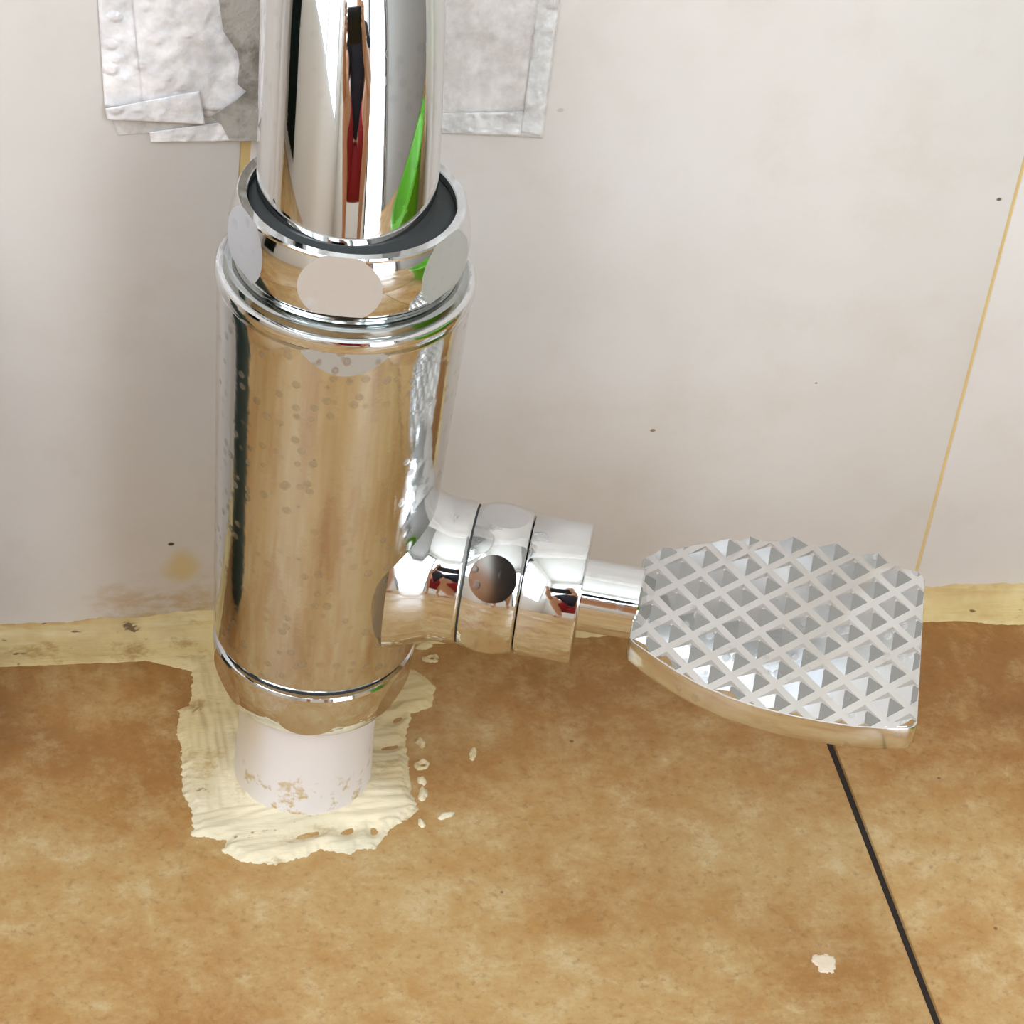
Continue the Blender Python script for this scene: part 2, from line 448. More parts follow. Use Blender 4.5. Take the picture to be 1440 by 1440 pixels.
# ------------------------------------------------------------------ sealant along the foot of the wall
def n1(x, seed=0.0): return noise.noise(Vector((x, seed, seed * 1.7)))
def seam_mesh():
    X = list(np.arange(RX0, -0.10, 0.02)) + list(np.arange(-0.10, 0.23, 0.0009)) + list(np.arange(0.23, RX1, 0.02)) + [RX1]
    prof = [(0.0, 1.0), (0.03, 0.86), (0.12, 0.55), (0.28, 0.34), (0.5, 0.2), (0.75, 0.1), (0.94, 0.055), (1.0, 0.0)]
    V, F = [], []
    for i, x in enumerate(X):
        left = smoothstep((0.02 - x) / 0.03)
        wf = (0.0078 * left + 0.0062 * (1 - left)) + 0.0005 * n1(x * 130, 3) + 0.0003 * n1(x * 600, 5)
        if -0.03 < x < -0.012: wf += 0.003 * smoothstep((x + 0.032) / 0.01)
        hz = 0.0062 + 0.0007 * n1(x * 90, 9) + 0.0004 * n1(x * 420, 11)
        if x > 0.1: wf += 0.002 * smoothstep((x - 0.158) / 0.012)
        hz += 0.0016 * smoothstep((x + 0.034) / 0.012) * smoothstep((0.0 - x) / 0.01)
        for (a, b_) in prof:
            jit = 0.00022 * noise.noise(Vector((x * 500, a * 9, b_ * 9)))
            V.append((x, -max(0.00005, a * wf + (jit if 0 < a < 1 else 0)) if a > 0 else 0.0002, max(0.00005, b_ * hz + (jit if 0.05 < b_ < 1 else 0)) if b_ > 0 else -0.0002))
        if i:
            n = len(prof); o0 = (i - 1) * n; o1 = i * n
            for k in range(n - 1): F.append((o0 + k, o1 + k, o1 + k + 1, o0 + k + 1))
    me = bpy.data.meshes.new('seam'); me.from_pydata(V, [], F); me.update()
    for p in me.polygons: p.use_smooth = True
    return me
sm = link('trim_1', seam_mesh(), M['seam'])
tag(sm, 'yellowed sealant seam along the foot of the tiled wall', kind='structure')

# ------------------------------------------------------------------ sealant spread around the pipe
def seg_dist(P, A, B):
    d = B - A
    t = np.clip(((P - A) @ d) / max(1e-12, d @ d), 0, 1)
    return np.linalg.norm(P - (A + t[:, None] * d), axis=1)
def inside(P, poly):
    r = np.zeros(len(P), bool)
    n = len(poly)
    for i in range(n):
        a, b_ = poly[i], poly[(i + 1) % n]
        c = (a[1] > P[:, 1]) != (b_[1] > P[:, 1])
        with np.errstate(divide='ignore', invalid='ignore'):
            xi = (b_[0] - a[0]) * (P[:, 1] - a[1]) / (b_[1] - a[1]) + a[0]
        r ^= c & (P[:, 0] < xi)
    return r
def patch_mesh(poly, cell, hfun, rag=0.5, holes=(), seed=0.0):
    """relief sheet (mm) lying on the floor inside an outline, thin at its ragged rim"""
    poly = np.array(poly, float)
    lo, hi = poly.min(0) - 1.5, poly.max(0) + 1.5
    gx = np.arange(lo[0], hi[0], cell); gy = np.arange(lo[1], hi[1], cell)
    XX, YY = np.meshgrid(gx, gy, indexing='ij')
    P = np.stack([XX.ravel(), YY.ravel()], 1)
    d = np.full(len(P), 1e9)
    for i in range(len(poly)):
        d = np.minimum(d, seg_dist(P, poly[i], poly[(i + 1) % len(poly)]))
    d = np.where(inside(P, poly), d, -d)
    nz = np.array([noise.noise(Vector((p[0] * 0.9, p[1] * 0.9, seed))) + 0.6 * noise.noise(Vector((p[0] * 2.3, p[1] * 2.3, seed + 4))) for p in P])
    d = d + rag * nz
    for (hx, hy, ra, rb, an) in holes:
        c, s = math.cos(an), math.sin(an)
        u = ((P[:, 0] - hx) * c + (P[:, 1] - hy) * s) / ra; v = (-(P[:, 0] - hx) * s + (P[:, 1] - hy) * c) / rb
        d = np.minimum(d, (np.sqrt(u * u + v * v) - 1) * min(ra, rb) + 0.25 * nz)
    ny = len(gy)
    D = d.reshape(XX.shape)
    idx = -np.ones(XX.shape, int)
    V, F = [], []
    for i in range(len(gx) - 1):
        for j in range(len(gy) - 1):
            if max(D[i, j], D[i + 1, j], D[i, j + 1], D[i + 1, j + 1]) <= 0: continue
            q = []
            for (a, b_) in ((i, j), (i + 1, j), (i + 1, j + 1), (i, j + 1)):
                if idx[a, b_] < 0:
                    idx[a, b_] = len(V)
                    dd = D[a, b_]
                    h = hfun(gx[a], gy[b_], dd) if dd > 0 else max(-0.4, 0.9 * dd)
                    V.append((gx[a] * MM, gy[b_] * MM, h * MM))
                q.append(int(idx[a, b_]))
            F.append(q)
    me = bpy.data.meshes.new('patch'); me.from_pydata(V, [], F); me.update()
    for p in me.polygons: p.use_smooth = True
    return me
OUT = [(-27.1, -6.0), (-25.1, -9.7), (-20.8, -11.6), (-20.9, -14.3), (-22.1, -22.1), (-24.4, -23.3), (-25.9, -31.3), (-25.3, -34.4), (-26.2, -48.6), (-24.9, -54.0), (-25.0, -59.3), (-26.2, -60.9), (-21.8, -62.0), (-18.2, -63.1), (-20.1, -65.4), (-16.2, -69.3), (-9.3, -70.4), (-3.0, -68.7), (0.0, -67.0), (6.4, -68.9), (7.8, -67.4), (11.2, -67.9), (15.3, -62.5), (20.7, -58.8), (22.5, -57.1), (21.4, -52.2), (22.5, -41.3), (22.8, -35.9), (25.5, -28.3), (30.4, -26.4), (31.9, -19.9), (29.2, -15.3), (25.5, -12.6), (24.5, -5.0)]
def smear_h(x, y, d):
    e = smoothstep(d / 2.2)
    st = noise.noise(Vector((x * 0.10 + y * 0.02, y * 0.75 - x * 0.12, 2)))       # trowel streaks
    st2 = noise.noise(Vector((x * 0.8, y * 0.12, 7)))
    k = smoothstep((x + 14) / 8) if y > -55 else 1.0
    r = math.hypot(x, y + 44.3)
    fillet = 1.3 * math.exp(-max(0.0, r - 13.5) / 3.0)
    lump = 0.5 * noise.noise(Vector((x * 0.2, y * 0.2, 1)))
    return 0.5 * min(1.0, d / 0.5) * 0.35 + e * (0.9 + 0.45 * (st * k + st2 * (1 - k)) + 0.35 * lump + fillet)
sp = link('sealant_smear', patch_mesh(OUT, 0.4, smear_h, 0.55, [(-1.8, -62.8, 2.6, 0.7, 0.25), (6.5, -62.4, 1.3, 0.8, 0.3), (12.0, -62.8, 0.8, 1.0, 0.0), (22.0, -30.0, 1.3, 0.6, 0.6), (19.0, -38.5, 1.8, 0.5, 0.2), (20.5, -25.5, 0.8, 0.7, 0)]), M['smear'])
tag(sp, 'cream sealant troweled roughly around the foot of the white pipe', 'sealant')
random.seed(4)
FL = [(32.0, -6.6, 2.3, 1.1, 0.3, 'flattened cream sealant crumb on the floor, nearest the wall right of the valve'), (32.4, -10.9, 2.2, 1.3, 0.2, 'cream sealant crumb with a dent just in front of the one nearest the wall'),
      (25.9, -37.2, 1.0, 1.4, 0.2, 'small cream sealant fleck beside the right edge of the smear, level with the pipe'), (25.0, -44.1, 1.7, 1.6, 0.9, 'largest cream sealant fleck beside the right edge of the smear'),
      (24.4, -48.8, 0.9, 1.4, 0.1, 'small upright sealant fleck below the largest fleck'), (23.9, -52.6, 1.0, 2.2, -0.2, 'long thin sealant fleck by the lower right corner of the smear'),
      (27.6, -59.3, 2.2, 0.8, 0.4, 'slanted sealant fleck farthest out from the lower right corner of the smear'), (22.3, -61.2, 0.8, 1.2, 0.1, 'tiny sealant fleck just under the lower right corner of the smear'),
      (36.6, -41.5, 0.7, 2.0, -0.3, 'faint sealant streak lying alone on the brown tile right of the smear')]
for k, (fx, fy, ra, rb, an, lab) in enumerate(FL):
    pl = []
    for q in range(18):
        t = 2 * math.pi * q / 18
        rr = 1 + 0.35 * noise.noise(Vector((math.cos(t) * 1.5, math.sin(t) * 1.5, k * 3.1)))
        u, v = ra * rr * math.cos(t), rb * rr * math.sin(t)
        pl.append((u * math.cos(an) - v * math.sin(an), u * math.sin(an) + v * math.cos(an)))
    o = link('sealant_fleck', patch_mesh(pl, 0.22, lambda x, y, d: 0.25 * min(1.0, d / 0.3) + 0.4 * smoothstep(d / 0.8), 0.3, [(0.2, -0.1, 0.5, 0.35, 0.3)] if k in (1, 3) else (), k * 1.3), M['smear'])
    o.location = (fx * MM, fy * MM, 0)
    tag(o, lab, 'sealant', 'sealant flecks on the tile')
pl = [((2.3 + 0.5 * math.sin(3 * t)) * math.cos(t), (3.0 + 0.5 * math.cos(2 * t)) * math.sin(t)) for t in [2 * math.pi * q / 20 for q in range(20)]]
o = link('paint_drip', patch_mesh(pl, 0.25, lambda x, y, d: 0.15 * min(1.0, d / 0.3) + 0.15 * smoothstep(d / 1.0), 0.5, (), 9.0), plain('dried_white_paint', srgb(226, 206, 180), 0.6, nscale=500, var=0.12))
o.location = (0.0976, -0.1064, 0)
tag(o, 'dried white paint drip on the brown tile near the dark joint', 'paint')

# ------------------------------------------------------------------ white pipe stub
AX = Vector((-0.0006, -0.0443, 0))
pr = [(14.6, -1), (14.5, 1.5), (14.4, 4), (14.3, 6), (14.2, 9)] + [(14.1, z) for z in range(12, 31, 2)]
bm = lathe_bm([(r * MM, z * MM) for r, z in pr], 96)
o = link('waste_pipe', bm_mesh(bm, 'waste_pipe', 40), M['pvc'])
o.location = AX
tag(o, 'short white plastic pipe rising from the floor under the chrome valve', 'pipe')

# ------------------------------------------------------------------ chrome foot flush valve
FV = empty('flush_valve', AX)
tag(FV, 'chrome foot-operated flush valve with a studded side pedal', 'flush valve')
S = lambda pr: [(r * MM, z * MM) for r, z in pr]
def arc(r0, z0, r1, z1, bulge, n=6):
    out = []
    for k in range(n + 1):
        t = k / n
        out.append((r0 + (r1 - r0) * t + bulge * 4 * t * (1 - t), z0 + (z1 - z0) * t))
    return out
# base nut
bp = [(13.6, 27.0), (16.4, 26.9), (17.2, 27.1), (17.9, 27.7)] + arc(18.2, 28.2, 20.3, 36.0, 0.55, 10) + [(20.4, 37.5), (20.35, 39.2), (20.1, 39.8), (19.4, 40.1), (14.0, 40.1)]
bm = lathe_bm(S(bp), 128)
for k in range(6):
    a = math.radians(-90 - 10.8 + 60 * k)
    nrm = Vector((math.cos(a) * math.cos(-0.20), math.sin(a) * math.cos(-0.20), math.sin(-0.20)))
    cut(bm, Vector((math.cos(a) * 19.05 * MM, math.sin(a) * 19.05 * MM, 0.0325)), nrm)
link('base_nut', bm_mesh(bm, 'base_nut', 14), M['chrome'], FV)
link('seal_ring', bm_mesh(lathe_bm(S([(18.9, 39.6), (18.9, 41.9)]), 96), 'seal_ring', 40), M['dark_gap'], FV)
# body
bp = [(15.0, 41.2), (19.3, 41.2), (20.0, 41.5), (20.35, 42.2)]
bp += [(20.45 + (23.35 - 20.45) * t, 43.2 + (124.8 - 43.2) * t) for t in [i / 24 for i in range(25)]]
bp += [(23.3, 125.3), (22.8, 125.55), (15.0, 125.6)]
bm = lathe_bm(S(bp), 160)
for a in (math.radians(-98), math.radians(82)):
    cut(bm, Vector((math.cos(a) * 23.3 * MM, math.sin(a) * 23.3 * MM, 0.1208)), Vector((math.cos(a) * math.cos(0.30), math.sin(a) * math.cos(0.30), math.sin(0.30))))
body = link('valve_body', bm_mesh(bm, 'valve_body', 16), M['chrome_body'], FV)
bp = [(15.0, 125.6), (22.6, 125.65), (22.7, 125.9), (23.5, 126.2), (23.8, 126.5), (23.9, 127.2), (23.85, 128.1), (23.6, 128.6), (23.2, 128.8), (22.9, 128.85), (20.2, 129.0), (15.5, 129.2)]
link('body_flange', bm_mesh(lathe_bm(S(bp), 160), 'body_flange', 30), M['chrome'], FV)
bp = [(16.0, 128.6), (22.6, 128.7), (22.6, 129.0), (22.3, 130.1), (21.9, 130.4), (21.3, 130.5), (20.6, 130.6), (20.3, 131.0), (20.7, 131.15), (20.8, 131.4), (20.6, 131.7), (19.8, 131.85), (15.5, 131.85)]
link('collar_ring', bm_mesh(lathe_bm(S(bp), 128), 'collar_ring', 30), M['chrome_dark'], FV)
# coupling nut
bp = [(16.5, 131.8), (19.6, 131.8), (20.2, 132.1)] + [(21.95 - (z - 137.0) ** 2 / 34.0, z) for z in [132.6 + 0.5 * i for i in range(23)]] + [(20.65, 144.0), (20.4, 144.3), (18.9, 144.3), (18.7, 144.1), (18.6, 143.4), (18.6, 137.0), (15.8, 137.0)]
bm = lathe_bm(S(bp), 160, close=False)
for k in range(6):
    a = math.radians(-90 - 13 + 60 * k)
    cut(bm, Vector((math.cos(a) * 20.62 * MM, math.sin(a) * 20.62 * MM, 0.1376)), Vector((math.cos(a) * math.cos(0.06), math.sin(a) * math.cos(0.06), math.sin(0.06))), 1)
nut = link('coupling_nut', bm_mesh(bm, 'coupling_nut', 14), M['chrome'], FV)
nut.data.materials.append(M['chrome_flat'])
bm = lathe_bm(S([(14.2, 137.2), (18.55, 137.2), (18.55, 142.7), (17.6, 143.2), (14.2, 143.3)]), 96, close=False)
link('seal_ring', bm_mesh(bm, 'seal_ring', 40), M['dark_gap'], nut)

# flush pipe: leaves the nut leaning to the wall and bends back into it
def sweep_tube(pts, rad, seg=96):
    bm = bmesh.new()
    rings = []
    n = len(pts)
    for i, p in enumerate(pts):
        t = (pts[min(n - 1, i + 1)] - pts[max(0, i - 1)]).normalized()
        u = Vector((1, 0, 0)); u = (u - t * u.dot(t)).normalized()
        v = t.cross(u)
        r = rad(i) if callable(rad) else rad
        rings.append([bm.verts.new(p + (u * math.cos(2 * math.pi * k / seg) + v * math.sin(2 * math.pi * k / seg)) * r) for k in range(seg)])
    for a, b_ in zip(rings[:-1], rings[1:]):
        for k in range(seg): bm.faces.new((a[k], a[(k + 1) % seg], b_[(k + 1) % seg], b_[k]))
    bm.faces.new(list(reversed(rings[0]))); bm.faces.new(rings[-1])
    return bm
pts = []
y, z, s = 0.0002, 0.1365, 0.0
for i in range(60):
    pts.append(Vector((-0.0008 + 0.00002 * i, y, z)))
    s = i * 0.001
    a = math.radians(15 + 11 * smoothstep(s / 0.035) + 24 * smoothstep((s - 0.03) / 0.035))
    y += math.sin(a) * 0.001; z += math.cos(a) * 0.001
link('flush_pipe', bm_mesh(sweep_tube(pts, lambda i: 0.0163 + 0.0001 * smoothstep(i / 30)), 'flush_pipe', 40), M['chrome_pipe'], FV)

# side outlet, lever nut, stem and pedal
PHI = math.radians(-19.2)
LZ = 0.0622
d = Vector((math.cos(PHI), math.sin(PHI), 0)); e = Vector((-d.y, d.x, 0))
ML = Matrix.Translation((0, 0, LZ)) @ Matrix(((d.x, e.x * 0 + 0, 0, 0),) * 1 + ((0, 0, 0, 0),) * 3) if False else Matrix.Translation((0, 0, LZ)) @ Matrix(((e.x, 0, d.x), (e.y, 0, d.y), (0, 1, 0))).to_4x4()
# (lathe x -> sideways e, lathe y -> up, lathe z -> along the lever d)
bp = [(17.6, 15.5), (17.0, 17.5), (16.2, 19.5), (15.4, 21.2), (14.85, 22.6), (14.5, 24.0), (14.35, 25.5), (14.3, 28.4), (14.2, 28.9), (13.9, 29.2), (8.0, 29.3)]
link('side_outlet', bm_mesh(lathe_bm(S(bp), 128, ML), 'side_outlet', 35), M['chrome'], FV)
link('seal_ring', bm_mesh(lathe_bm(S([(13.8, 29.0), (13.8, 29.8)]), 64, ML), 'seal_ring', 40), M['dark_gap'], FV)
bp = [(8.0, 29.5), (13.7, 29.5), (13.95, 29.65)] + [(14.95 - 0.95 * ((z - 35.0) / 5.2) ** 2, z) for z in [30.0 + 0.5 * i for i in range(21)]] + [(13.85, 40.3), (13.5, 40.5), (8.0, 40.5)]
bm = lathe_bm(S(bp), 128)
for k in range(6):
    a = math.radians(180 - 39 + 60 * k)
    cut(bm, Vector((math.cos(a) * 14.2 * MM, math.sin(a) * 14.2 * MM, 0.035)), Vector((math.cos(a), math.sin(a), 0)))
bmesh.ops.transform(bm, matrix=ML, verts=bm.verts)
link('lever_nut', bm_mesh(bm, 'lever_nut', 14), M['chrome'], FV)
bp = [(8.0, 40.6), (13.5, 40.6), (13.9, 40.8), (14.05, 41.2), (14.05, 51.4), (13.9, 51.9), (13.5, 52.1), (8.0, 52.2)]
link('lever_cap', bm_mesh(lathe_bm(S(bp), 128, ML), 'lever_cap', 35), M['chrome'], FV)
bp = [(7.2, 51.5), (7.2, 63.2), (6.9, 63.6), (4.0, 63.7)]
link('lever_stem', bm_mesh(lathe_bm(S(bp), 96, ML), 'lever_stem', 35), M['chrome'], FV)
# pedal outline (u along the lever, v across, mm)
half = [(62.6, 0.0), (62.6, 12.2), (63.3, 13.3), (67.5, 16.3), (72.5, 19.6), (77.5, 22.2), (83.0, 24.2), (89.0, 25.4), (95.0, 26.0), (101.0, 26.1), (107.0, 25.8), (112.5, 24.9), (117.2, 23.6), (118.5, 22.8), (119.0, 21.6)]
outl = half[1:] + [(u, -v) for u, v in reversed(half[1:])]
def up(u, v, z): return d * (u * MM) + e * (v * MM) + Vector((0, 0, z * MM))
PT, PB = 63.9, 58.0
bm = bmesh.new()
ins = lambda k: [(90 + (u - 90) * (1 - k / 28), v * (1 - k / 24)) for u, v in outl]
rings = []
for (ol, z) in ((ins(0.9), PB), (ins(0.25), PB + 0.35), (outl, PB + 1.0), (outl, PT - 0.5), (ins(0.12), PT - 0.12), (ins(0.4), PT)):
    rings.append([bm.verts.new(up(u, v, z)) for u, v in ol])
for a, b_ in zip(rings[:-1], rings[1:]):
    for k in range(len(a)): bm.faces.new((a[k], a[(k + 1) % len(a)], b_[(k + 1) % len(a)], b_[k]))
bm.faces.new(list(reversed(rings[0]))); bm.faces.new(rings[-1])
PED = link('pedal', bm_mesh(bm, 'pedal', 35), M['chrome_satin'], FV)
# pyramid studs on a diagonal grid, trimmed at the rim
A1, A2, SH = 4.29, 4.84, 1.75
def stud_bm(cu, cv):
    bm = bmesh.new()
    k0, k1 = 0.81, 0.07
    base = [bm.verts.new(Vector((cu + su * A1 * k0, cv + sv * A2 * k0, -0.15))) for su, sv in ((1, 0), (0, 1), (-1, 0), (0, -1))]
    top = [bm.verts.new(Vector((cu + su * A1 * k1, cv + sv * A2 * k1, SH))) for su, sv in ((1, 0), (0, 1), (-1, 0), (0, -1))]
    for k in range(4): bm.faces.new((base[k], base[(k + 1) % 4], top[(k + 1) % 4], top[k]))
    bm.faces.new(top); bm.faces.new(list(reversed(base)))
    return bm
rim = ins(0.35)
def rim_d(u, v):
    """signed distance inside the (convex) rim"""
    return min(((b_[0] - a[0]) * (v - a[1]) - (b_[1] - a[1]) * (u - a[0])) / math.hypot(b_[0] - a[0], b_[1] - a[1]) * -1 for a, b_ in zip(rim, rim[1:] + rim[:1]))
def stud_world(bm):
    for v in bm.verts: v.co = up(v.co.x, v.co.y, PT + v.co.z)
full = None
for i in range(-8, 24):
    for j in range(-8, 24):
        cu, cv = 113.1 - A1 * (i + j), 1.4 + A2 * (i - j)
        cor = [(cu + su * A1 * .81, cv + sv * A2 * .81) for su, sv in ((1, 0), (0, 1), (-1, 0), (0, -1))]
        ds = [rim_d(*c) for c in cor]
        if max(ds + [rim_d(cu, cv)]) < 0.35: continue
        if min(ds) > 0:
            if full is None:
                bm = stud_bm(0, 0); stud_world(bm)
                bmesh.ops.translate(bm, vec=-up(0, 0, PT), verts=bm.verts)
                full = bm_mesh(bm, 'stud'); full.materials.append(M['chrome_satin'])
            o = link('stud', full, None, PED); o.location = up(cu, cv, PT)
            continue
        bm = stud_bm(cu, cv)
        for a, b_ in zip(rim, rim[1:] + rim[:1]):
            nrm = Vector((-(b_[1] - a[1]), b_[0] - a[0], 0)).normalized()
            if len(bm.faces) == 0: break
            cut(bm, Vector((a[0], a[1], 0)), nrm)
        if len(bm.faces) < 4: bm.free(); continue
        stud_world(bm)
        c0 = up(cu, cv, PT)
        bmesh.ops.translate(bm, vec=-c0, verts=bm.verts)
        o = link('stud', bm_mesh(bm, 'stud'), M['chrome_satin'], PED); o.location = c0

# ------------------------------------------------------------------ plastic film stuck on the wall
def film(name, quad, y, mat, amp, parent=None, n=(46, 46), seed=0, curl=0.0):
    """thin crinkled sheet; quad = four (x, z) mm corners in order"""
    A, B, C_, D_ = [Vector(q) for q in quad]
    V, F = [], []
    nu, nv = n
    for i in range(nu + 1):
        for j in range(nv + 1):
            s_, t_ = i / nu, j / nv
            p = (A * (1 - s_) + D_ * s_) * (1 - t_) + (B * (1 - s_) + C_ * s_) * t_
            q = Vector((p.x * 0.16, p.y * 0.16, seed))
            rdg = 1 - abs(noise.noise(q * 1.3)) * 2.2
            h = max(0, rdg) ** 3 * 0.8 + 0.5 * (noise.noise(q * 3.1) + 0.5) + 0.25 * noise.noise(q * 7)
            ed = min(s_, 1 - s_, t_, 1 - t_)
            hh = amp * max(0.0, h) * min(1.0, 0.25 + ed * 8) + curl * smoothstep((0.10 - ed) / 0.10)
            V.append((p.x * MM, -(y + hh) * MM, p.y * MM))
    for i in range(nu):
        for j in range(nv):
            a = i * (nv + 1) + j
            F.append((a, a + 1, a + nv + 2, a + nv + 1))
    me = bpy.data.meshes.new(name); me.from_pydata(V, [], F); me.update()
    for p in me.polygons: p.use_smooth = True
    o = link(name, me, mat, parent)
    md = o.modifiers.new('thickness', 'SOLIDIFY'); md.thickness = 0.00012; md.offset = 0
    return o
TOPZ = 190.0
def ext(x0, z0, x1, z1): return (x0 + (x0 - x1) * (TOPZ - z0) / (z0 - z1), TOPZ)   # carry an edge on above the frame
FA = film('plastic_film', [ext(-42.8, 158.4, -41.2, 135.7), (-41.2, 135.7), (-2.0, 131.6), (-2.0, TOPZ)], 0.35, M['film'], 0.55, None, (60, 60), 1)
tag(FA, 'wide bubbled clear plastic film on the wall left of the pipe', 'film')
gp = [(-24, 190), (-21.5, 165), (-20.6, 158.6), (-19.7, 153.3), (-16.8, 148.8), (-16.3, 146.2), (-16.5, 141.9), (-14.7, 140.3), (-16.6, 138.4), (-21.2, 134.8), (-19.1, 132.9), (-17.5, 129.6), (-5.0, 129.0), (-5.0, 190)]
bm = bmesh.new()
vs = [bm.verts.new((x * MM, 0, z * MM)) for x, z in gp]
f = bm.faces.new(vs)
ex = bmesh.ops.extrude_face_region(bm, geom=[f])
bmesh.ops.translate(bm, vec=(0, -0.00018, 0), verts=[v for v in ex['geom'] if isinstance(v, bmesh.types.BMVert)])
o = link('grey_pipe_shade', bm_mesh(bm, 'grey_pipe_shade'), M['grey'])  # flat grey sheet standing in for pipe shade and reflection on the film
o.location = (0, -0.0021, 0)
tag(o, 'grey patch painted as the shade and reflection of the pipe on the film, half hidden by the pipe', 'painted shade')
o = film('plastic_film', [ext(-36.5, 158.5, -34.1, 137.2), (-34.1, 137.2), (-4.5, 133.2), (-4.5, TOPZ)], 1.05, M['film'], 0.5, None, (50, 60), 5)
tag(o, 'second film layer over the wide film, its straight edge running down', 'film')
o = film('plastic_film', [(-41.2, 136.3), (-23.5, 140.2), (-22.2, 132.8), (-40.7, 133.9)], 1.75, M['film'], 0.3, None, (20, 40), 8)
tag(o, 'small slanted film strip across the lower left corner of the wide film', 'film')
o = film('plastic_film', [(-40.1, 133.8), (-38.6, 129.4), (-12.0, 131.6), (-12.0, 134.3)], 0.12, M['film2'], 0.2, None, (50, 14), 11)
tag(o, 'narrow clear film strip showing below the slanted strip', 'film')
o = film('plastic_film', [(-32.6, 130.4), (-5.0, 134.7), (-5.0, 128.4), (-32.3, 128.2)], 0.60, M['film'], 0.4, None, (20, 50), 14)
tag(o, 'lowest film strip on the left, with a straight bottom edge', 'film')
FR = film('plastic_film', [(14.5, TOPZ), (20.0, 129.8), (44.8, 128.5), (44.3, TOPZ)], 0.30, M['film2'], 0.30, None, (60, 60), 21)
tag(FR, 'greyish clear plastic film on the wall right of the pipe', 'film')
o = film('crease_band', [(40.2, 189), (40.0, 130.2), (44.3, 129.2), (44.0, 189)], 0.75, M['crease'], 0.5, FR, (16, 90), 25)
o = film('crease_band', [(21.3, 134.5), (21.5, 130.2), (40.0, 129.4), (40.0, 135.0)], 0.75, M['crease'], 0.5, FR, (40, 16), 29)

# ------------------------------------------------------------------ things outside the frame that the chrome mirrors
# slim dark green bottle just left of the frame
MBin = plain('dark_green_plastic', srgb(30, 52, 48), 0.4)
bn = empty('bottle', (-0.0860, -0.0300, 0))
bp = [(12, 0), (13.5, 0.4), (14, 2), (14, 84), (13.4, 90), (11, 95), (7.6, 98), (6.2, 100), (6, 104), (3, 104)]
link('bottle_body', bm_mesh(lathe_bm(S(bp), 64), 'bottle_body', 40), MBin, bn)
link('bottle_cap', bm_mesh(lathe_bm(S([(7, 102.5), (7.3, 103), (7.3, 115), (6.6, 116), (3, 116)]), 32), 'bottle_cap', 40), MBin, bn)
tag(bn, 'slim dark green plastic bottle standing by the tiled wall', 'bottle')
# dark green curtain drawn aside in the corner of the window wall
V_, F_ = [], []
for q in range(41):
    for r_ in range(13):
        V_.append((RX0 + 0.03 + 0.016 * math.sin(q * 1.25) * (0.6 + 0.4 * r_ / 12), -0.19 + 0.15 * q / 40, 0.04 + 2.0 * (1 - r_ / 12)))
for q in range(40):
    for r_ in range(12):
        a = q * 13 + r_; F_.append((a, a + 1, a + 14, a + 13))
me = bpy.data.meshes.new('curtain_cloth'); me.from_pydata(V_, [], F_); me.update()
for p_ in me.polygons: p_.use_smooth = True
cu_ = empty('curtain', (0, 0, 0))
o = link('curtain_cloth', me, plain('dark_green_cloth', srgb(26, 44, 40), 0.9), cu_)
md = o.modifiers.new('thickness', 'SOLIDIFY'); md.thickness = 0.002
link('curtain_rod', bm_mesh(lathe_bm([(0.007, -0.21), (0.007, 0.0)], 24, Matrix.Translation((RX0 + 0.03, -0.0, 2.05)) @ Matrix.Rotation(-math.pi / 2, 4, 'X')), 'curtain_rod', 40), plain('steel_rod', srgb(150, 150, 150), 0.35, 1.0), cu_)
tag(cu_, 'dark green curtain drawn aside beside the window', 'curtain')
# green wash basin to the right
MBk = plain('bright_green_plastic', srgb(104, 186, 36), 0.35)
bk = empty('wash_basin', (0.43, -0.215, 0))
bp = [(120, 1), (124, 0), (127, 3), (150, 60), (162, 84), (174, 86), (176, 91), (171, 93), (160, 90), (147, 60), (124, 8), (120, 6)]
link('basin_body', bm_mesh(lathe_bm(S(bp), 64), 'basin_body', 40), MBk, bk)
link('basin_rim', bm_mesh(lathe_bm(S([(173, 84), (178, 85), (180, 89), (178, 93), (173, 94)]), 64, close=False), 'basin_rim', 40), MBk, bk)
tag(bk, 'bright green round plastic wash basin standing on the floor', 'basin')

# the phone behind the lens and the crouching person who holds it
back = -_F
pm = plain('black_phone_shell', srgb(16, 16, 20), 0.25)
ph = empty('phone', CAM)
ph.rotation_euler = m3.to_euler()
bm = box_bm(-0.060, 0.096, -0.055, 0.020, 0.004, 0.012, 0.003, 3)
link('phone_body', bm_mesh(bm, 'phone_body', 40), pm, ph)
link('phone_screen', bm_mesh(box_bm(-0.057, 0.093, -0.052, 0.017, 0.0118, 0.0124), 'phone_screen'), plain('phone_glass', srgb(30, 32, 38), 0.1), ph)
tag(ph, 'black phone held level in front of the valve', 'phone')

def skin(name, chains, mat, parent, sub=2):
    """chains: lists of (x, y, z, r); points at equal places are one vertex"""
    V, R_, Eg, key = [], [], [], {}
    for ch in chains:
        pv = None
        for (x, y, z, r) in ch:
            k = (round(x, 4), round(y, 4), round(z, 4))
            if k not in key:
                key[k] = len(V); V.append((x, y, z)); R_.append(r)
            i = key[k]
            if pv is not None and pv != i: Eg.append((pv, i))
            pv = i
    me = bpy.data.meshes.new(name); me.from_pydata(V, Eg, []); me.update()
    o = link(name, me, mat, parent)
    o.modifiers.new('skin', 'SKIN')
    for i, r in enumerate(R_):
        me.skin_vertices[0].data[i].radius = (r, r)
        me.skin_vertices[0].data[i].use_root = (i == 0)
    o.modifiers['skin'].use_smooth_shade = True
    sdm = o.modifiers.new('smooth', 'SUBSURF'); sdm.levels = sub; sdm.render_levels = sub
    return o
SKN = plain('skin', srgb(214, 168, 138), 0.5, nscale=30, var=0.05)
PR = empty('person', (-0.04, -0.98, 0))
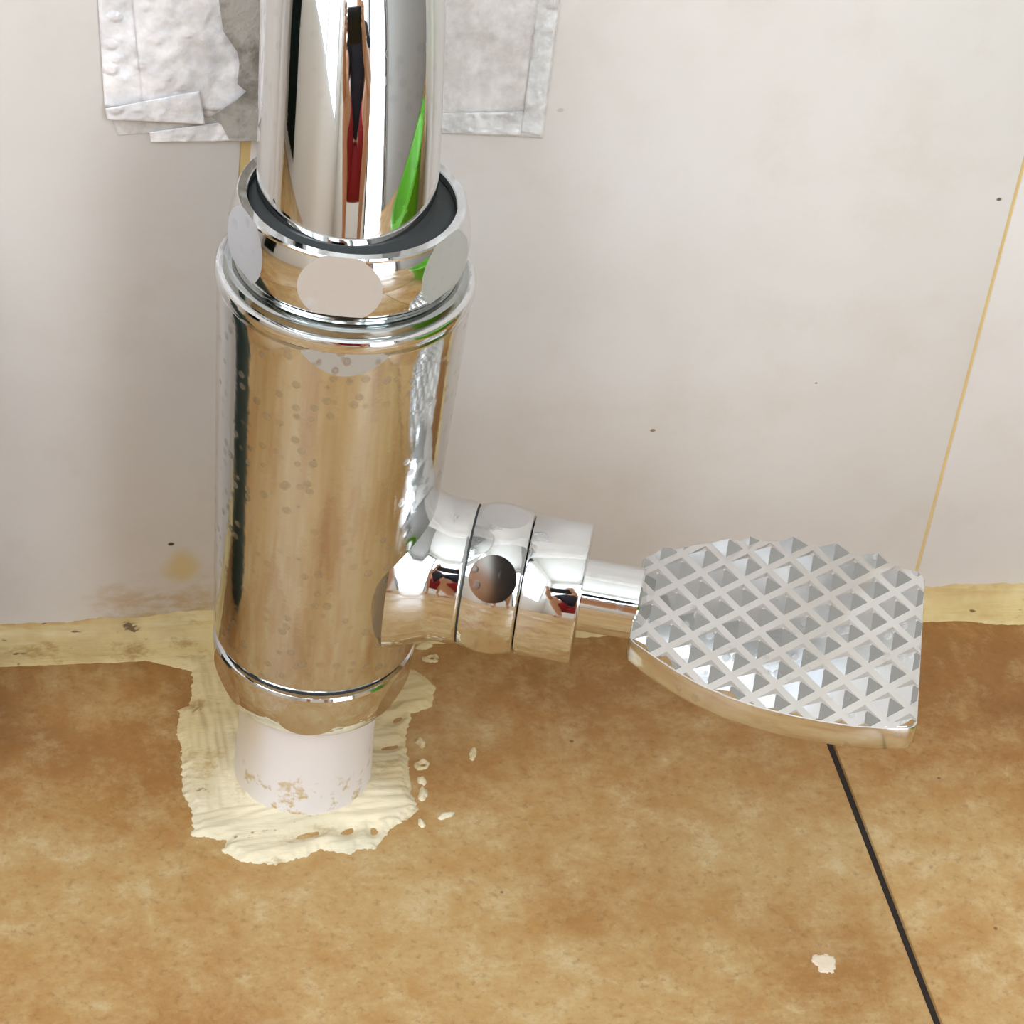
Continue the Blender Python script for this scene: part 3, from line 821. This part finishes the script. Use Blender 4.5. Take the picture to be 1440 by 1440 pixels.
tag(PR, 'person crouching in dark top and red shorts, holding a phone', 'person')
P0 = Vector(PR.location)
pel = (0, -0.10, 0.26, 0.125); sp1 = (0, -0.09, 0.42, 0.12); ch = (0, -0.03, 0.58, 0.125); nk = (0, 0.03, 0.695, 0.05); hd0 = (0, 0.05, 0.755, 0.064); hd1 = (0, 0.075, 0.835, 0.088); hd2 = (0, 0.06, 0.905, 0.06)
def hand(sx):
    # right edge of the phone / left edge of the phone, in local coordinates
    g_ = CAM + _X * (0.112 if sx > 0 else -0.076) + _D * 0.018 + back * 0.012 - P0
    wr = g_ + Vector((0.03 * sx, -0.075, -0.02))
    chs = []
    pk = (*g_, 0.016)
    for q, (ln, off) in enumerate(((0.060, -0.030), (0.068, -0.012), (0.064, 0.006), (0.052, 0.022))):
        b0 = g_ + Vector((0, 0.012, 0)) + _D * off * 0.8
        b1 = b0 + Vector((-0.004 * sx, ln * 0.35, 0)) - back * 0.004
        b2 = b1 + Vector((-0.022 * sx, 0.004, 0)) - back * 0.004
        chs.append([pk, (*b0, 0.0095), (*b1, 0.0085), (*b2, 0.0075)])
    t0 = g_ + Vector((-0.006 * sx, -0.014, 0)) + back * 0.008; t1 = t0 + Vector((-0.026 * sx, 0.012, 0)) + back * 0.006
    chs.append([pk, (*t0, 0.011), (*t1, 0.0085)])
    return (*wr, 0.025), pk, chs
ch_b = [[pel, sp1, ch, nk, hd0, hd1, hd2]]
for sx in (-1, 1):
    wr, pk, fing = hand(sx)
    ch_b.append([ch, (0.175 * sx, -0.02, 0.61, 0.055), (0.23 * sx, 0.14, 0.43, 0.042), wr, pk])
    ch_b += fing
    ch_b.append([pel, (0.095 * sx, -0.07, 0.26, 0.095), (0.20 * sx, 0.20, 0.44, 0.062), (0.17 * sx, 0.06, 0.24, 0.055), (0.155 * sx, -0.06, 0.085, 0.036), (0.155 * sx, -0.075, 0.045, 0.038), (0.165 * sx, 0.10, 0.028, 0.027), (0.168 * sx, 0.135, 0.026, 0.02)])
skin('body', ch_b, SKN, PR)
shirt = [[(0, -0.10, 0.30, 0.150), (0, -0.09, 0.42, 0.145), (0, -0.03, 0.58, 0.148), (0, 0.015, 0.67, 0.075)]]
for sx in (-1, 1):
    shirt.append([(0, -0.03, 0.58, 0.148), (0.175 * sx, -0.02, 0.61, 0.075), (0.215 * sx, 0.09, 0.485, 0.062)])
skin('shirt', shirt, plain('dark_navy_cloth', srgb(24, 24, 34), 0.85), PR)
sh = [[(0, -0.10, 0.24, 0.155), (0, -0.10, 0.32, 0.152)]]
for sx in (-1, 1):
    sh.append([(0, -0.10, 0.24, 0.155), (0.095 * sx, -0.07, 0.26, 0.118), (0.175 * sx, 0.13, 0.395, 0.092)])
skin('shorts', sh, plain('red_cloth', srgb(150, 34, 40), 0.85), PR)
skin('hair', [[(0, 0.02, 0.775, 0.07), (0, 0.035, 0.865, 0.088), (0, 0.06, 0.92, 0.066)]], plain('black_hair', srgb(20, 17, 16), 0.6), PR)
fc = []
for sx in (-1, 1):
    b_ = bmesh.new(); bmesh.ops.create_uvsphere(b_, u_segments=16, v_segments=10, radius=0.010)
    bmesh.ops.translate(b_, vec=(0.032 * sx, 0.146, 0.846), verts=b_.verts)
    link('eye', bm_mesh(b_, 'eye', 60), plain('eye_white', srgb(60, 44, 38), 0.3), PR)
    b_ = bmesh.new(); bmesh.ops.create_uvsphere(b_, u_segments=12, v_segments=8, radius=0.022)
    for v in b_.verts: v.co = Vector((v.co.x * 0.45 + 0.088 * sx, v.co.y * 0.8 + 0.065, v.co.z * 1.4 + 0.825))
    link('ear', bm_mesh(b_, 'ear', 60), SKN, PR)
skin('nose', [[(0, 0.150, 0.850, 0.008), (0, 0.168, 0.816, 0.013)]], SKN, PR)
skin('mouth', [[(-0.024, 0.142, 0.782, 0.006), (0, 0.150, 0.782, 0.009), (0.024, 0.142, 0.782, 0.006)]], plain('lips', srgb(170, 96, 88), 0.5), PR)
